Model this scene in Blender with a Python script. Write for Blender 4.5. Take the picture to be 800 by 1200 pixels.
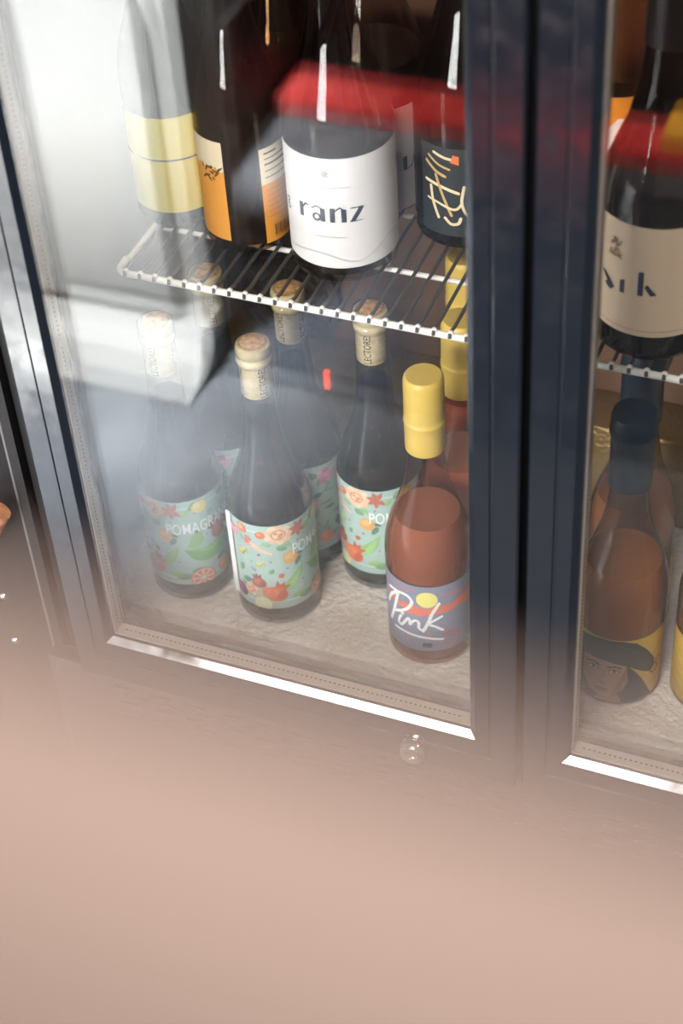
import bpy, bmesh, math, random
from mathutils import Matrix, Vector
from mathutils.geometry import tessellate_polygon

for o in list(bpy.data.objects):
    bpy.data.objects.remove(o)
SC = bpy.context.scene
COL = SC.collection
PI = math.pi
random.seed(7)

# ------------------------------------------------------------------ camera
def rot_cam(tilt, roll, yaw):
    return (Matrix.Rotation(yaw, 3, 'Z') @ Matrix.Rotation(tilt, 3, 'X') @ Matrix.Rotation(roll, 3, 'Z'))
cam_d = bpy.data.cameras.new('camera')
cam = bpy.data.objects.new('camera', cam_d)
COL.objects.link(cam)
CAM_POS = Vector((.5382, -.9113, 1.1936))
cam.matrix_world = Matrix.Translation(CAM_POS) @ rot_cam(.819, -.0753, .4249).to_4x4()
cam_d.sensor_fit = 'VERTICAL'
cam_d.sensor_height = 36
cam_d.sensor_width = 24
cam_d.lens = 2096.9 / 1200 * 36
cam_d.clip_start = .01
cam_d.dof.use_dof = True
cam_d.dof.focus_distance = 1.47
cam_d.dof.aperture_fstop = 4.8
SC.camera = cam

# ------------------------------------------------------------------ light
SC.view_settings.view_transform = 'Standard'
SC.view_settings.look = 'None'
SC.view_settings.exposure = 0.0
SC.view_settings.gamma = 1.0
SC.cycles.max_bounces = 10
SC.cycles.transparent_max_bounces = 40
SC.cycles.transmission_bounces = 8
SC.cycles.sample_clamp_indirect = 6
SC.cycles.caustics_reflective = False
SC.cycles.caustics_refractive = False

world = bpy.data.worlds.new('room_light')
SC.world = world
world.use_nodes = True
world.node_tree.nodes['Background'].inputs[0].default_value = (.72, .80, .95, 1)
world.node_tree.nodes['Background'].inputs[1].default_value = .24

def area(name, loc, target, sx, sy, power, color, spread=180):
    d = bpy.data.lights.new(name, 'AREA')
    d.shape = 'RECTANGLE'; d.size = sx; d.size_y = sy
    d.energy = power; d.color = color; d.spread = math.radians(spread)
    o = bpy.data.objects.new(name, d); COL.objects.link(o)
    o.location = loc
    v = Vector(target) - Vector(loc)
    o.rotation_euler = v.to_track_quat('-Z', 'Y').to_euler()
    return o
def spot(name, loc, target, power, color, angle, blend, radius):
    d = bpy.data.lights.new(name, 'SPOT')
    d.energy = power; d.color = color; d.spot_size = math.radians(angle); d.spot_blend = blend
    d.shadow_soft_size = radius
    o = bpy.data.objects.new(name, d); COL.objects.link(o)
    o.location = loc
    v = Vector(target) - Vector(loc)
    o.rotation_euler = v.to_track_quat('-Z', 'Y').to_euler()
    return o
# daylight through the tall shop window at the front
area('window_daylight', (-.62, -3.35, 1.25), (-.62, 0, 1.25), 1.3, 1.9, 350, (1, .97, .94))
# added unseen spots that brighten the cabinet, cartons and floor mirrored in the doors
spot('reflection_fill_spot', (-.74, -.05, 2.05), (-.74, -.62, .06), 5000, (.96, .97, 1), 33.5, .6, .10)
spot('reflection_fill_spot', (.05, .28, 2.05), (.02, -1.22, -.2), 420, (1, .84, .70), 20, .8, .10)
# added overhead fill, unseen, to brighten the counter and the cooler floor
area('overhead_fill', (.35, -1.75, 2.65), (.25, -.4, .5), .8, .6, 135, (1, .92, .85))

# ------------------------------------------------------------------ materials
def lin(c):
    c = c / 255
    return c / 12.92 if c <= .04045 else ((c + .055) / 1.055) ** 2.4
def rgb(r, g, b):
    return (lin(r), lin(g), lin(b), 1)
MATS = {}
def mat(name, col, rough=.5, metal=0, ior=1.5, spec=.5, **kw):
    if name in MATS:
        return MATS[name]
    m = bpy.data.materials.new(name); m.use_nodes = True
    b = m.node_tree.nodes['Principled BSDF']
    b.inputs['Base Color'].default_value = col
    b.inputs['Roughness'].default_value = rough
    b.inputs['Metallic'].default_value = metal
    b.inputs['IOR'].default_value = ior
    b.inputs['Specular IOR Level'].default_value = spec
    for k, v in kw.items():
        b.inputs[k.replace('_', ' ')].default_value = v
    MATS[name] = m
    return m
def nodes(m):
    nt = m.node_tree
    return nt, nt.nodes['Principled BSDF'], nt.nodes.new, nt.links.new
def noise_colour(m, c1, c2, scale, detail=4, lo=.35, hi=.65, space='Object'):
    nt, b, N, L = nodes(m)
    tc = N('ShaderNodeTexCoord'); n = N('ShaderNodeTexNoise'); r = N('ShaderNodeValToRGB')
    n.inputs['Scale'].default_value = scale; n.inputs['Detail'].default_value = detail
    r.color_ramp.elements[0].position = lo; r.color_ramp.elements[1].position = hi
    r.color_ramp.elements[0].color = c1; r.color_ramp.elements[1].color = c2
    L(tc.outputs[space], n.inputs['Vector']); L(n.outputs['Fac'], r.inputs['Fac']); L(r.outputs['Color'], b.inputs['Base Color'])
    return n, tc
def bump(m, kind, scale, strength, dist=.001):
    nt, b, N, L = nodes(m)
    tc = N('ShaderNodeTexCoord')
    n = N('ShaderNodeTexVoronoi' if kind == 'voronoi' else 'ShaderNodeTexNoise')
    n.inputs['Scale'].default_value = scale
    bp = N('ShaderNodeBump'); bp.inputs['Strength'].default_value = strength; bp.inputs['Distance'].default_value = dist
    L(tc.outputs['Object'], n.inputs['Vector'])
    L(n.outputs['Distance' if kind == 'voronoi' else 'Fac'], bp.inputs['Height']); L(bp.outputs['Normal'], b.inputs['Normal'])

def thin_glass(name, tint, edge, ior, rough=0.0):
    """a clear sheet: tinted straight-through light plus a Fresnel reflection"""
    m = bpy.data.materials.new(name); m.use_nodes = True
    nt = m.node_tree; nt.nodes.clear(); N = nt.nodes.new; L = nt.links.new
    out = N('ShaderNodeOutputMaterial'); mx = N('ShaderNodeMixShader'); tr = N('ShaderNodeBsdfTransparent'); gl = N('ShaderNodeBsdfGlossy')
    fr = N('ShaderNodeFresnel'); ge = N('ShaderNodeNewGeometry'); mr = N('ShaderNodeMapRange')   # same reflection on entry and exit
    mr.inputs[3].default_value = ior; mr.inputs[4].default_value = 1 / ior
    L(ge.outputs['Backfacing'], mr.inputs[0]); L(mr.outputs[0], fr.inputs['IOR'])
    gl.inputs['Roughness'].default_value = rough
    lw = N('ShaderNodeLayerWeight'); lw.inputs['Blend'].default_value = .35
    mc = N('ShaderNodeMix'); mc.data_type = 'RGBA'
    mc.inputs[6].default_value = tint; mc.inputs[7].default_value = edge
    L(lw.outputs['Facing'], mc.inputs[0]); L(mc.outputs[2], tr.inputs['Color'])
    L(fr.outputs['Fac'], mx.inputs['Fac']); L(tr.outputs['BSDF'], mx.inputs[1]); L(gl.outputs['BSDF'], mx.inputs[2])
    L(mx.outputs['Shader'], out.inputs['Surface'])
    MATS[name] = m
    return m

M_PANE = thin_glass('door_glass', (.985, .99, .99, 1), (.97, .98, .98, 1), 1.72)
M_CLEAR = thin_glass('clear_bottle_glass', (.93, .95, .95, 1), (.35, .40, .42, 1), 1.62)
M_AMBER = thin_glass('amber_bottle_glass', (.90, .70, .48, 1), (.42, .25, .11, 1), 1.5)
M_DARKGL = thin_glass('dark_bottle_glass', (.10, .09, .07, 1), (.02, .02, .02, 1), 1.5)
M_SMOKE = thin_glass('smoky_bottle_glass', (.90, .85, .80, 1), (.34, .29, .25, 1), 1.5)

M_FRAME = mat('black_frame', (.006, .008, .012, 1), .11, 0, 1.85)
nt_, b_, N_, L_ = nodes(M_FRAME)
_tc = N_('ShaderNodeTexCoord'); _n = N_('ShaderNodeTexNoise'); _n.inputs['Scale'].default_value = 60; _n.inputs['Detail'].default_value = 5
_r = N_('ShaderNodeMapRange'); _r.inputs[1].default_value = .35; _r.inputs[2].default_value = .7; _r.inputs[3].default_value = .08; _r.inputs[4].default_value = .22
L_(_tc.outputs['Object'], _n.inputs['Vector']); L_(_n.outputs['Fac'], _r.inputs[0]); L_(_r.outputs[0], b_.inputs['Roughness'])
M_BODY = mat('black_body', (.012, .012, .013, 1), .35)
M_MATTE = mat('matte_black', (.008, .007, .008, 1), .5, 0, 1.5, .2)
M_BLACK = mat('black_rubber', (.006, .006, .007, 1), .7)
M_ALU = mat('aluminium_spacer', rgb(168, 159, 150), .4, .5)
M_STUCCO = mat('stucco_aluminium', rgb(200, 192, 178), .42, .08)
noise_colour(M_STUCCO, rgb(218, 204, 192), rgb(248, 240, 232), 14, 6)
bump(M_STUCCO, 'noise', 150, 1.0, .004)
M_LINER = mat('pale_liner', rgb(176, 176, 174), .5)
M_STEP = mat('stucco_step', rgb(140, 116, 74), .38, .5)
bump(M_STEP, 'noise', 210, 1.0, .002)
M_BACK = mat('brown_back_panel', rgb(112, 82, 62), .5)
M_GREY = mat('grey_plastic', rgb(70, 68, 68), .45)
M_WIRE = mat('white_coated_wire', rgb(238, 232, 226), .3)
M_WIRE_SHADED = mat('white_wire_shaded', rgb(80, 75, 70), .35)  # white coating darkened: shade on the receding wires is put into the colour
M_CHROME = mat('chrome', rgb(215, 210, 205), .16, 1)
M_CORK = mat('cork', rgb(216, 180, 128), .6)
noise_colour(M_CORK, rgb(218, 186, 136), rgb(242, 218, 172), 120, 5)
M_CORKTOP = mat('cork_end', rgb(200, 150, 95), .8)
noise_colour(M_CORKTOP, rgb(164, 112, 62), rgb(216, 168, 108), 260, 5)
M_INK = mat('black_ink', rgb(32, 27, 22), .6)
M_YCAP = mat('yellow_foil', rgb(206, 174, 82), .42)
M_NAVYCAP = mat('navy_capsule', rgb(34, 50, 68), .45)
M_RED_WINE = mat('dark_wine', (.006, .005, .007, 1), .08)
M_BROWN_WINE = mat('brown_wine', (.012, .008, .006, 1), .1)
M_AMBER_WINE = mat('amber_wine', rgb(192, 118, 40), .15)
M_PINKGL = thin_glass('pink_tinted_glass', (.93, .80, .74, 1), (.62, .38, .30, 1), 1.5)
M_ROSE = mat('rose_wine', rgb(232, 162, 132), .02, 0, 1.34, Transmission_Weight=.6)
M_CONC = mat('concrete', rgb(150, 150, 150), .55)
noise_colour(M_CONC, rgb(48, 51, 55), rgb(82, 85, 88), 9, 8, .3, .7)
M_MAT = mat('navy_rubber_mat', rgb(24, 31, 40), .7)
M_WHITE = mat('white_enamel', rgb(188, 188, 184), .35)
M_WALL = mat('plaster', rgb(190, 184, 178), .8)
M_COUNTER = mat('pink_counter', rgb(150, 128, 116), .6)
nt_, b_, N_, L_ = nodes(M_COUNTER)      # paler along the front edge, browner further in
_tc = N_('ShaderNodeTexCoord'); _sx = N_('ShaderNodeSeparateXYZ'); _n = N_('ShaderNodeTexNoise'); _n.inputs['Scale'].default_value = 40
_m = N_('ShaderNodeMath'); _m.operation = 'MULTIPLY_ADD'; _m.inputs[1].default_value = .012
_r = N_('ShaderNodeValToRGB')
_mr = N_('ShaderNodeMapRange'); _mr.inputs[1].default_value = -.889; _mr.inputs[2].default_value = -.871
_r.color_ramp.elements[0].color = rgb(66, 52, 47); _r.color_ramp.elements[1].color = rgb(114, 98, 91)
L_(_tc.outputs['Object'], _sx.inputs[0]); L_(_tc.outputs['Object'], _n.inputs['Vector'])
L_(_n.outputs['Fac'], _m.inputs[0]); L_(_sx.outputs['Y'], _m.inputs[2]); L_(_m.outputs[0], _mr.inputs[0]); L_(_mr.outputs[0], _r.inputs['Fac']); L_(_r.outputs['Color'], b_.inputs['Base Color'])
M_DARKPANEL = mat('dark_counter_panel', rgb(34, 30, 30), .6)
M_REDBOX = mat('red_card', rgb(206, 62, 62), .95, 0, 1.5, .1)
noise_colour(M_REDBOX, rgb(186, 44, 46), rgb(222, 84, 80), 22, 3)
M_BEIGE = mat('beige_card', rgb(196, 176, 150), .7)
M_YELBOX = mat('yellow_print', rgb(244, 176, 50), .6)
M_WOOD = mat('brown_wood', rgb(150, 92, 52), .6)
noise_colour(M_WOOD, rgb(84, 50, 30), rgb(146, 96, 60), 90, 4)

# ------------------------------------------------------------------ helpers
def link(o, parent=None):
    COL.objects.link(o)
    if parent: o.parent = parent
    return o
def empty(name, loc=(0, 0, 0), rz=0, parent=None):
    o = bpy.data.objects.new(name, None); o.empty_display_size = .05
    link(o, parent); o.location = loc; o.rotation_euler = (0, 0, rz)
    return o
def tag(o, label=None, cat=None, group=None, kind=None):
    if label: o['label'] = label
    if cat: o['category'] = cat
    if group: o['group'] = group
    if kind: o['kind'] = kind
    return o
def mesh_obj(name, bm, m, parent=None, smooth=False, recalc=True):
    if recalc: bmesh.ops.recalc_face_normals(bm, faces=bm.faces)
    me = bpy.data.meshes.new(name); bm.to_mesh(me); bm.free()
    ms = m if isinstance(m, (list, tuple)) else [m]
    for x in ms: me.materials.append(x)
    if smooth:
        for p in me.polygons: p.use_smooth = True
        try: me.set_sharp_from_angle(angle=math.radians(40))
        except Exception: pass
    return link(bpy.data.objects.new(name, me), parent)
def add_box(bm, x0, x1, y0, y1, z0, z1, bev=0, seg=2):
    r = bmesh.ops.create_cube(bm, size=1)
    bmesh.ops.scale(bm, vec=(x1 - x0, y1 - y0, z1 - z0), verts=r['verts'])
    bmesh.ops.translate(bm, vec=((x0 + x1) / 2, (y0 + y1) / 2, (z0 + z1) / 2), verts=r['verts'])
    if bev:
        es = list({e for v in r['verts'] for e in v.link_edges})
        bmesh.ops.bevel(bm, geom=es, offset=bev, segments=seg, affect='EDGES', profile=.5)
def box(name, x0, x1, y0, y1, z0, z1, m, parent=None, bev=0, seg=2):
    bm = bmesh.new(); add_box(bm, x0, x1, y0, y1, z0, z1, bev, seg)
    return mesh_obj(name, bm, m, parent, smooth=bool(bev))
def add_lathe(bm, prof, seg=48, center=(0, 0, 0)):
    rings = []
    cx, cy, cz = center
    for r, z in prof:
        if r < 1e-6: rings.append([bm.verts.new((cx, cy, cz + z))])
        else: rings.append([bm.verts.new((cx + r * math.cos(2 * PI * i / seg), cy + r * math.sin(2 * PI * i / seg), cz + z)) for i in range(seg)])
    for a, b in zip(rings, rings[1:]):
        for i in range(seg):
            j = (i + 1) % seg
            if len(a) == 1 and len(b) == 1: continue
            if len(a) == 1: bm.faces.new((a[0], b[i], b[j]))
            elif len(b) == 1: bm.faces.new((a[i], a[j], b[0]))
            else: bm.faces.new((a[i], a[j], b[j], b[i]))
def lathe(name, prof, m, parent=None, seg=48):
    bm = bmesh.new(); add_lathe(bm, prof, seg)
    return mesh_obj(name, bm, m, parent, smooth=True)
def add_rod(bm, p0, p1, r, seg=8, caps=True):
    p0, p1 = Vector(p0), Vector(p1); d = p1 - p0
    q = d.to_track_quat('Z', 'Y')
    bmesh.ops.create_cone(bm, cap_ends=caps, segments=seg, radius1=r, radius2=r, depth=d.length,
                          matrix=Matrix.Translation((p0 + p1) / 2) @ q.to_matrix().to_4x4())
def add_path(bm, pts, r, seg=8):
    pts = [Vector(p) for p in pts]; rings = []
    for i, p in enumerate(pts):
        t = (pts[min(i + 1, len(pts) - 1)] - pts[max(i - 1, 0)]).normalized()
        q = t.to_track_quat('Z', 'Y').to_matrix()
        rings.append([bm.verts.new(p + q @ Vector((r * math.cos(2 * PI * k / seg), r * math.sin(2 * PI * k / seg), 0))) for k in range(seg)])
    for a, b in zip(rings, rings[1:]):
        for k in range(seg):
            bm.faces.new((a[k], a[(k + 1) % seg], b[(k + 1) % seg], b[k]))
    bm.faces.new(rings[0][::-1]); bm.faces.new(rings[-1])
def spline(pts, n=8):
    out = []
    P = [pts[0]] + list(pts) + [pts[-1]]
    for i in range(1, len(P) - 2):
        p0, p1, p2, p3 = P[i - 1], P[i], P[i + 1], P[i + 2]
        for k in range(n):
            t = k / n
            out.append(tuple(.5 * (2 * b + (c - a) * t + (2 * a - 5 * b + 4 * c - d) * t * t + (3 * b - a - 3 * c + d) * t ** 3)
                             for a, b, c, d in zip(p0, p1, p2, p3)))
    out.append(tuple(pts[-1]))
    return out

# ------------------------------------------------------------------ printed labels, wrapped round a bottle
PRINT = {}
def ink(c, rough=.5):
    key = 'print_%02x%02x%02x' % c
    if key not in PRINT: PRINT[key] = mat(key, rgb(*c), rough)
    return PRINT[key]
class Art:
    """flat print in millimetres: u round the bottle, v up from its foot"""
    def __init__(self): self.tris = []; self.mats = []; self.n = 0; self.win = None; self.soft = None
    def mi(self, c):
        if self.soft: c = tuple(int(round(k + (q - k) * self.soft[1])) for k, q in zip(c, self.soft[0]))
        m = ink(c)
        if m not in self.mats: self.mats.append(m)
        return self.mats.index(m)
    def poly(self, pts, c, layer=None):
        self.n += 1
        layer = self.n if layer is None else layer
        if self.win:
            pts = clip(pts, *self.win)
        if len(pts) < 3: return
        k = self.mi(c)
        for t in tessellate_polygon([[Vector((p[0], p[1], 0)) for p in pts]]):
            self.tris.append((k, layer, [tuple(pts[i][:2]) for i in t]))
    def ell(self, u, v, rx, ry=None, c=(0, 0, 0), ang=0, n=18, a0=0, a1=360):
        ry = ry or rx; ca, sa = math.cos(math.radians(ang)), math.sin(math.radians(ang)); P = []
        full = abs(a1 - a0) >= 360
        for i in range(n + (0 if full else 1)):
            t = math.radians(a0 + (a1 - a0) * i / n); x, y = rx * math.cos(t), ry * math.sin(t)
            P.append((u + x * ca - y * sa, v + x * sa + y * ca))
        self.poly(P, c)
    def leaf(self, u, v, ln, wd, ang, c, c2=None, vein=None):
        ca, sa = math.cos(math.radians(ang)), math.sin(math.radians(ang))
        T = lambda x, y: (u + x * ca - y * sa, v + x * sa + y * ca)
        up = [(ln * i / 10, wd / 2 * math.sin(PI * (i / 10) ** .8)) for i in range(11)]
        self.poly([T(*p) for p in up] + [T(x, -y) for x, y in up[-2:0:-1]], c)
        if c2: self.poly([T(*p) for p in up], c2)
        if vein: self.stroke([T(0, 0), T(ln * .95, 0)], max(.35, wd * .05), vein)
    def stroke(self, pts, w, c, taper=False, cap=True):
        self.n += 1; L0 = self.n
        for i, (a, b) in enumerate(zip(pts, pts[1:])):
            dx, dy = b[0] - a[0], b[1] - a[1]; d = math.hypot(dx, dy)
            if d < 1e-6: continue
            f = (lambda s: w / 2 * (1 - .75 * s)) if taper else (lambda s: w / 2)
            wa, wb = f(i / (len(pts) - 1)), f((i + 1) / (len(pts) - 1))
            nx, ny = -dy / d, dx / d
            self.poly([(a[0] + nx * wa, a[1] + ny * wa), (a[0] - nx * wa, a[1] - ny * wa), (b[0] - nx * wb, b[1] - ny * wb), (b[0] + nx * wb, b[1] + ny * wb)], c, L0 + .1 * (i % 3))
            if cap:
                for q, ww in ((a, wa), (b, wb)):
                    self.poly([(q[0] + ww * math.cos(k * PI / 4), q[1] + ww * math.sin(k * PI / 4)) for k in range(8)], c, L0 + .35 + .05 * (i % 3))
    def text(self, s, u, v, size, c, sx=1, ang=0):
        cu = bpy.data.curves.new('t', 'FONT'); cu.body = s; cu.size = size; cu.resolution_u = 3; cu.offset = .028
        o = bpy.data.objects.new('t', cu); COL.objects.link(o)
        bpy.context.view_layer.update()
        me = bpy.data.meshes.new_from_object(o.evaluated_get(bpy.context.evaluated_depsgraph_get()))
        self.n += 1; k = self.mi(c); ca, sa = math.cos(math.radians(ang)), math.sin(math.radians(ang))
        me.calc_loop_triangles(); vs = [(q.co.x * sx, q.co.y) for q in me.vertices]
        for t in me.loop_triangles:
            self.tris.append((k, self.n, [(u + vs[i][0] * ca - vs[i][1] * sa, v + vs[i][0] * sa + vs[i][1] * ca) for i in t.vertices]))
        wd = max([p[0] for p in vs] or [0])
        bpy.data.objects.remove(o); bpy.data.curves.remove(cu); bpy.data.meshes.remove(me)
        return wd
    def build(self, name, r, parent, gap=.0007, step=3.0, radius_at=None):
        """r in metres; print sits on the paper in thin layers"""
        bm = bmesh.new(); top = max([t[1] for t in self.tris] or [1]) + 1
        for k, layer, tri in self.tris:
            us = [p[0] for p in tri]; i0, i1 = math.floor(min(us) / step), math.ceil(max(us) / step)
            rr0 = r + .0002 + gap * layer / top
            for i in range(i0, max(i1, i0 + 1)):
                P = clip(tri, i * step, (i + 1) * step, -1e9, 1e9)
                if len(P) < 3: continue
                vs = []
                for u, v in P:
                    rr = rr0 + (radius_at(v / 1000) if radius_at else 0)
                    a = u / 1000 / r
                    vs.append(bm.verts.new((rr * math.cos(a), rr * math.sin(a), v / 1000)))
                try:
                    f = bm.faces.new(vs); f.material_index = k
                    f.normal_update()
                    c = f.calc_center_median()
                    if f.normal.x * c.x + f.normal.y * c.y < 0: f.normal_flip()
                except ValueError: pass
        return mesh_obj(name, bm, self.mats, parent, smooth=False, recalc=False)
def clip(P, u0, u1, v0, v1):
    for ax, lim, sg in ((0, u0, 1), (0, u1, -1), (1, v0, 1), (1, v1, -1)):
        out = []
        for i in range(len(P)):
            a, b = P[i - 1], P[i]; da, db = sg * (a[ax] - lim), sg * (b[ax] - lim)
            if (da >= 0) != (db >= 0):
                t = da / (da - db); out.append((a[0] + (b[0] - a[0]) * t, a[1] + (b[1] - a[1]) * t))
            if db >= 0: out.append((b[0], b[1]))
        P = out
        if not P: break
    return P
def paper(name, r, u0, u1, v0, v1, c, parent, off=.00008, top=None):
    """the sheet of a label: a curved piece of paper glued round the bottle"""
    n = max(4, int((u1 - u0) / 2.5)); bm = bmesh.new(); cols = []
    for i in range(n + 1):
        u = u0 + (u1 - u0) * i / n; a = u / 1000 / r; vt = v1 if top is None else top(u)
        cols.append([bm.verts.new(((r + off) * math.cos(a), (r + off) * math.sin(a), v / 1000)) for v in (v0, vt)])
    for a, b in zip(cols, cols[1:]): bm.faces.new((a[0], b[0], b[1], a[1]))
    return mesh_obj(name, bm, ink(c), parent, smooth=True, recalc=False)

# ------------------------------------------------------------------ room
def structure(o): o['kind'] = 'structure'; return o
FZ = -.205
structure(box('floor', -3.2, 3.0, -3.6, 1.0, FZ - .05, FZ, M_CONC))
structure(box('wall_back', -3.2, 3.0, .75, .85, FZ, 3.2, M_WALL))
# street front with a tall window opening
wf = structure(empty('wall_front', (0, 0, 0)))
for a in ((-3.2, -1.37, FZ, 3.2), (.13, 3.0, FZ, 3.2), (-1.37, .13, 2.3, 3.2), (-1.37, .13, FZ, .2)):
    box('wall_piece', a[0], a[1], -3.6, -3.5, a[2], a[3], M_WALL, wf)
wn = structure(empty('window_1', (-.62, -3.55, .2)))
for a in ((-.75, -.70, 0, 2.1), (.70, .75, 0, 2.1), (-.70, .70, 2.04, 2.1), (-.70, .70, 0, .06)):
    box('window_frame', a[0], a[1], -.03, .03, a[2], a[3], M_BODY, wn)
box('pane', -.70, .70, -.004, .004, .06, 2.04, M_PANE, wn)

mt = box('rubber_mat', -.31, 1.25, -1.225, -.69, FZ, FZ + .008, M_MAT, bev=.003)
tag(mt, 'dark navy rubber floor mat under the counter edge, seen as a reflection', 'mat')

# counter in the blurred foreground
ctr = empty('bar_counter', (0, 0, FZ))
tag(ctr, 'out-of-focus pinkish beige bar counter across the foreground', 'counter')
def cbox(n, x0, x1, y0, y1, z0, z1, m, bev=0, seg=3):
    return box(n, x0, x1, y0, y1, z0 - FZ, z1 - FZ, m, ctr, bev, seg)
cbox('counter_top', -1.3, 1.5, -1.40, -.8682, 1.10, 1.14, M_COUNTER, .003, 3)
for x in (-1.24, 1.44):
    for y in (-1.35, -.94): cbox('leg', x - .025, x + .025, y - .025, y + .025, FZ, 1.10, M_DARKPANEL, .004)
cbox('apron', -1.215, 1.415, -1.365, -1.345, 1.03, 1.10, M_DARKPANEL)
lp = empty('blocking_partition', (.1, -1.43, FZ)); tag(lp, 'added low dark partition behind the counter, keeps lit floor out of the reflection', 'partition')  # added panel; the doors mirror it dark instead of lit floor
box('panel', -1.35, 1.35, -.012, .012, .001, .44, M_DARKPANEL, lp)
box('top_rail', -1.37, 1.37, -.02, .02, .44, .465, M_DARKPANEL, lp, .004)
box('return_panel', -.625, -.605, .012, .58, 0, .2, M_DARKPANEL, lp)  # added to hide the lit floor left of the cartons
for x in (-1.3, 0, 1.3): box('foot', x - .03, x + .03, -.022, .022, 0, .02, M_DARKPANEL, lp)

# white under-counter cabinet
wc = empty('white_cabinet', (-.72, -1.0, FZ))
tag(wc, 'shallow white enamel cabinet standing at the counter, reflected in the cooler glass', 'cabinet')
def wbox(n, x0, x1, y0, y1, z0, z1, m, bev=.004, par=wc):
    return box(n, x0 + .72, x1 + .72, y0 + 1.0, y1 + 1.0, z0 - FZ, z1 - FZ, m, par, bev)
wbox('body', -1.08, -.335, -.82, -.70, FZ + .02, .31, M_WHITE)
dr = wbox('door', -1.075, -.365, -.70, -.68, FZ + .085, .30, M_WHITE)
wbox('handle', -1.0, -.98, -.68, -.655, .12, .24, M_CHROME, .003, dr)
bm = bmesh.new()   # flared base lip
prof = [(-.70, FZ + .075), (-.675, FZ + .075), (-.668, FZ + .06), (-.664, FZ + .03), (-.645, FZ + .012), (-.62, FZ + .002), (-.70, FZ + .002)]
ends = []
for x, dx in ((-1.08, 0), (-.325, 0)):
    ends.append([bm.verts.new((x + .72, y + 1.0, z - FZ)) for y, z in prof])
for i in range(len(prof)):
    j = (i + 1) % len(prof)
    bm.faces.new((ends[0][i], ends[0][j], ends[1][j], ends[1][i]))
bm.faces.new(ends[0]); bm.faces.new(ends[1][::-1])
mesh_obj('base_lip', bm, M_WHITE, wc)

def carton(x0, x1, y0, y1, z, h, m, label):
    c = empty('carton', ((x0 + x1) / 2, (y0 + y1) / 2, z)); w, d = (x1 - x0) / 2, (y1 - y0) / 2
    tag(c, label, 'carton')
    box('body', -w, w, -d, d, 0, h, m, c, .003)
    for s in (-1, 1): box('flap', -w + .002, w - .002, min(.001 * s, s * (d - .002)), max(.001 * s, s * (d - .002)), h, h + .002, m, c)
carton(-.50, .50, -1.365, -1.285, FZ, .027, M_REDBOX, 'long flat red carton on the floor, seen as a reflection')
carton(.09, .42, -1.362, -1.295, FZ + .0292, .028, M_YELBOX, 'small yellow carton on top of the long red carton')

# ------------------------------------------------------------------ the cooler
CO = empty('bottle_cooler', (0, 0, 0))
tag(CO, 'black back bar bottle cooler with glass doors', 'cooler')
X0, X1 = -.158, .70
body = bmesh.new()
add_box(body, X0, X1, .43, .47, FZ + .05, .86)
add_box(body, X0 - .009, X0, -.004, .47, FZ + .05, .86)
add_box(body, X1, X1 + .03, .0, .47, FZ + .05, .86)
add_box(body, X0 - .009, X1 + .03, .0, .47, .86, .90)
add_box(body, X0, X1, .0, .43, FZ + .05, -.06)
mesh_obj('body_shell', body, M_MATTE, CO)
box('liner_floor', X0, X1, .076, .375, -.06, 0, M_STUCCO, CO, .004)
sill = bmesh.new()
add_box(sill, X0, X1, .004, .076, -.06, -.014, .003)
mesh_obj('front_sill', sill, M_GREY, CO, smooth=True)
box('back_panel', X0, X1, .385, .43, -.06, .86, M_BACK, CO)
box('evaporator_step', X0, X1, .33, .385, 0, .106, M_STEP, CO, .003)
for xa, xb in ((.262, .290), (-.1575, -.120)):
    box('centre_post', xa, xb, .004, .05, -.014, .86, M_BODY, CO, .003)
for xa in (X0, X1 - .004):
    box('side_liner', xa, xa + .004, .01, .385, -.014, .86, M_LINER, CO)
# fan guard on the back panel
FC = (-.085, .372, .152)
fg = bmesh.new()
for rad in (.046, .036, .026, .016):
    pts = [(FC[0] + rad * math.cos(t * PI / 16), FC[1], FC[2] + rad * math.sin(t * PI / 16)) for t in range(33)]
    add_path(fg, pts, .0018, 6)
for k in range(6):
    a = k * PI / 6
    add_rod(fg, (FC[0] - .05 * math.cos(a), FC[1] + .002, FC[2] - .05 * math.sin(a)), (FC[0] + .05 * math.cos(a), FC[1] + .002, FC[2] + .05 * math.sin(a)), .0014, 6)
mesh_obj('fan_guard', fg, M_GREY, CO, smooth=True)
fh = bmesh.new(); add_lathe(fh, [(.052, 0), (.056, .003), (.056, .012), (.05, .012), (.05, .004), (.046, 0), (.052, 0)], 40)
bmesh.ops.rotate(fh, cent=(0, 0, 0), matrix=Matrix.Rotation(PI / 2, 3, 'X'), verts=fh.verts)
bmesh.ops.translate(fh, vec=(FC[0], .386, FC[2]), verts=fh.verts)
mesh_obj('fan_housing', fh, M_GREY, CO, smooth=True)
# kick plate with louvres
box('kick_plate', X0 - .009, X1 + .03, -.018, 0, FZ + .05, .012, M_BODY, CO, .002)
lv = bmesh.new(); add_box(lv, -.011, .011, -.0022, .001, -.0008, .0008, .0004, 1)
lvo = None
for row in range(5):
    for k in range(22):
        x = -.09 + k * .034 + (.008 if row % 2 else 0); z = -.004 - row * .010
        if lvo is None: lvo = mesh_obj('louvre', lv, M_BODY, CO, smooth=True); o = lvo
        else: o = lvo.copy(); link(o, CO)
        o.location = (x, -.019, z)
for fx in (X0 + .05, X1 - .05):
    for fy in (.05, .40):
        f = lathe('foot', [(0, 0), (.02, 0), (.022, .006), (.012, .012), (.012, .052), (0, .052)], M_BLACK, CO, 20); f.location = (fx, fy, FZ)

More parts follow.
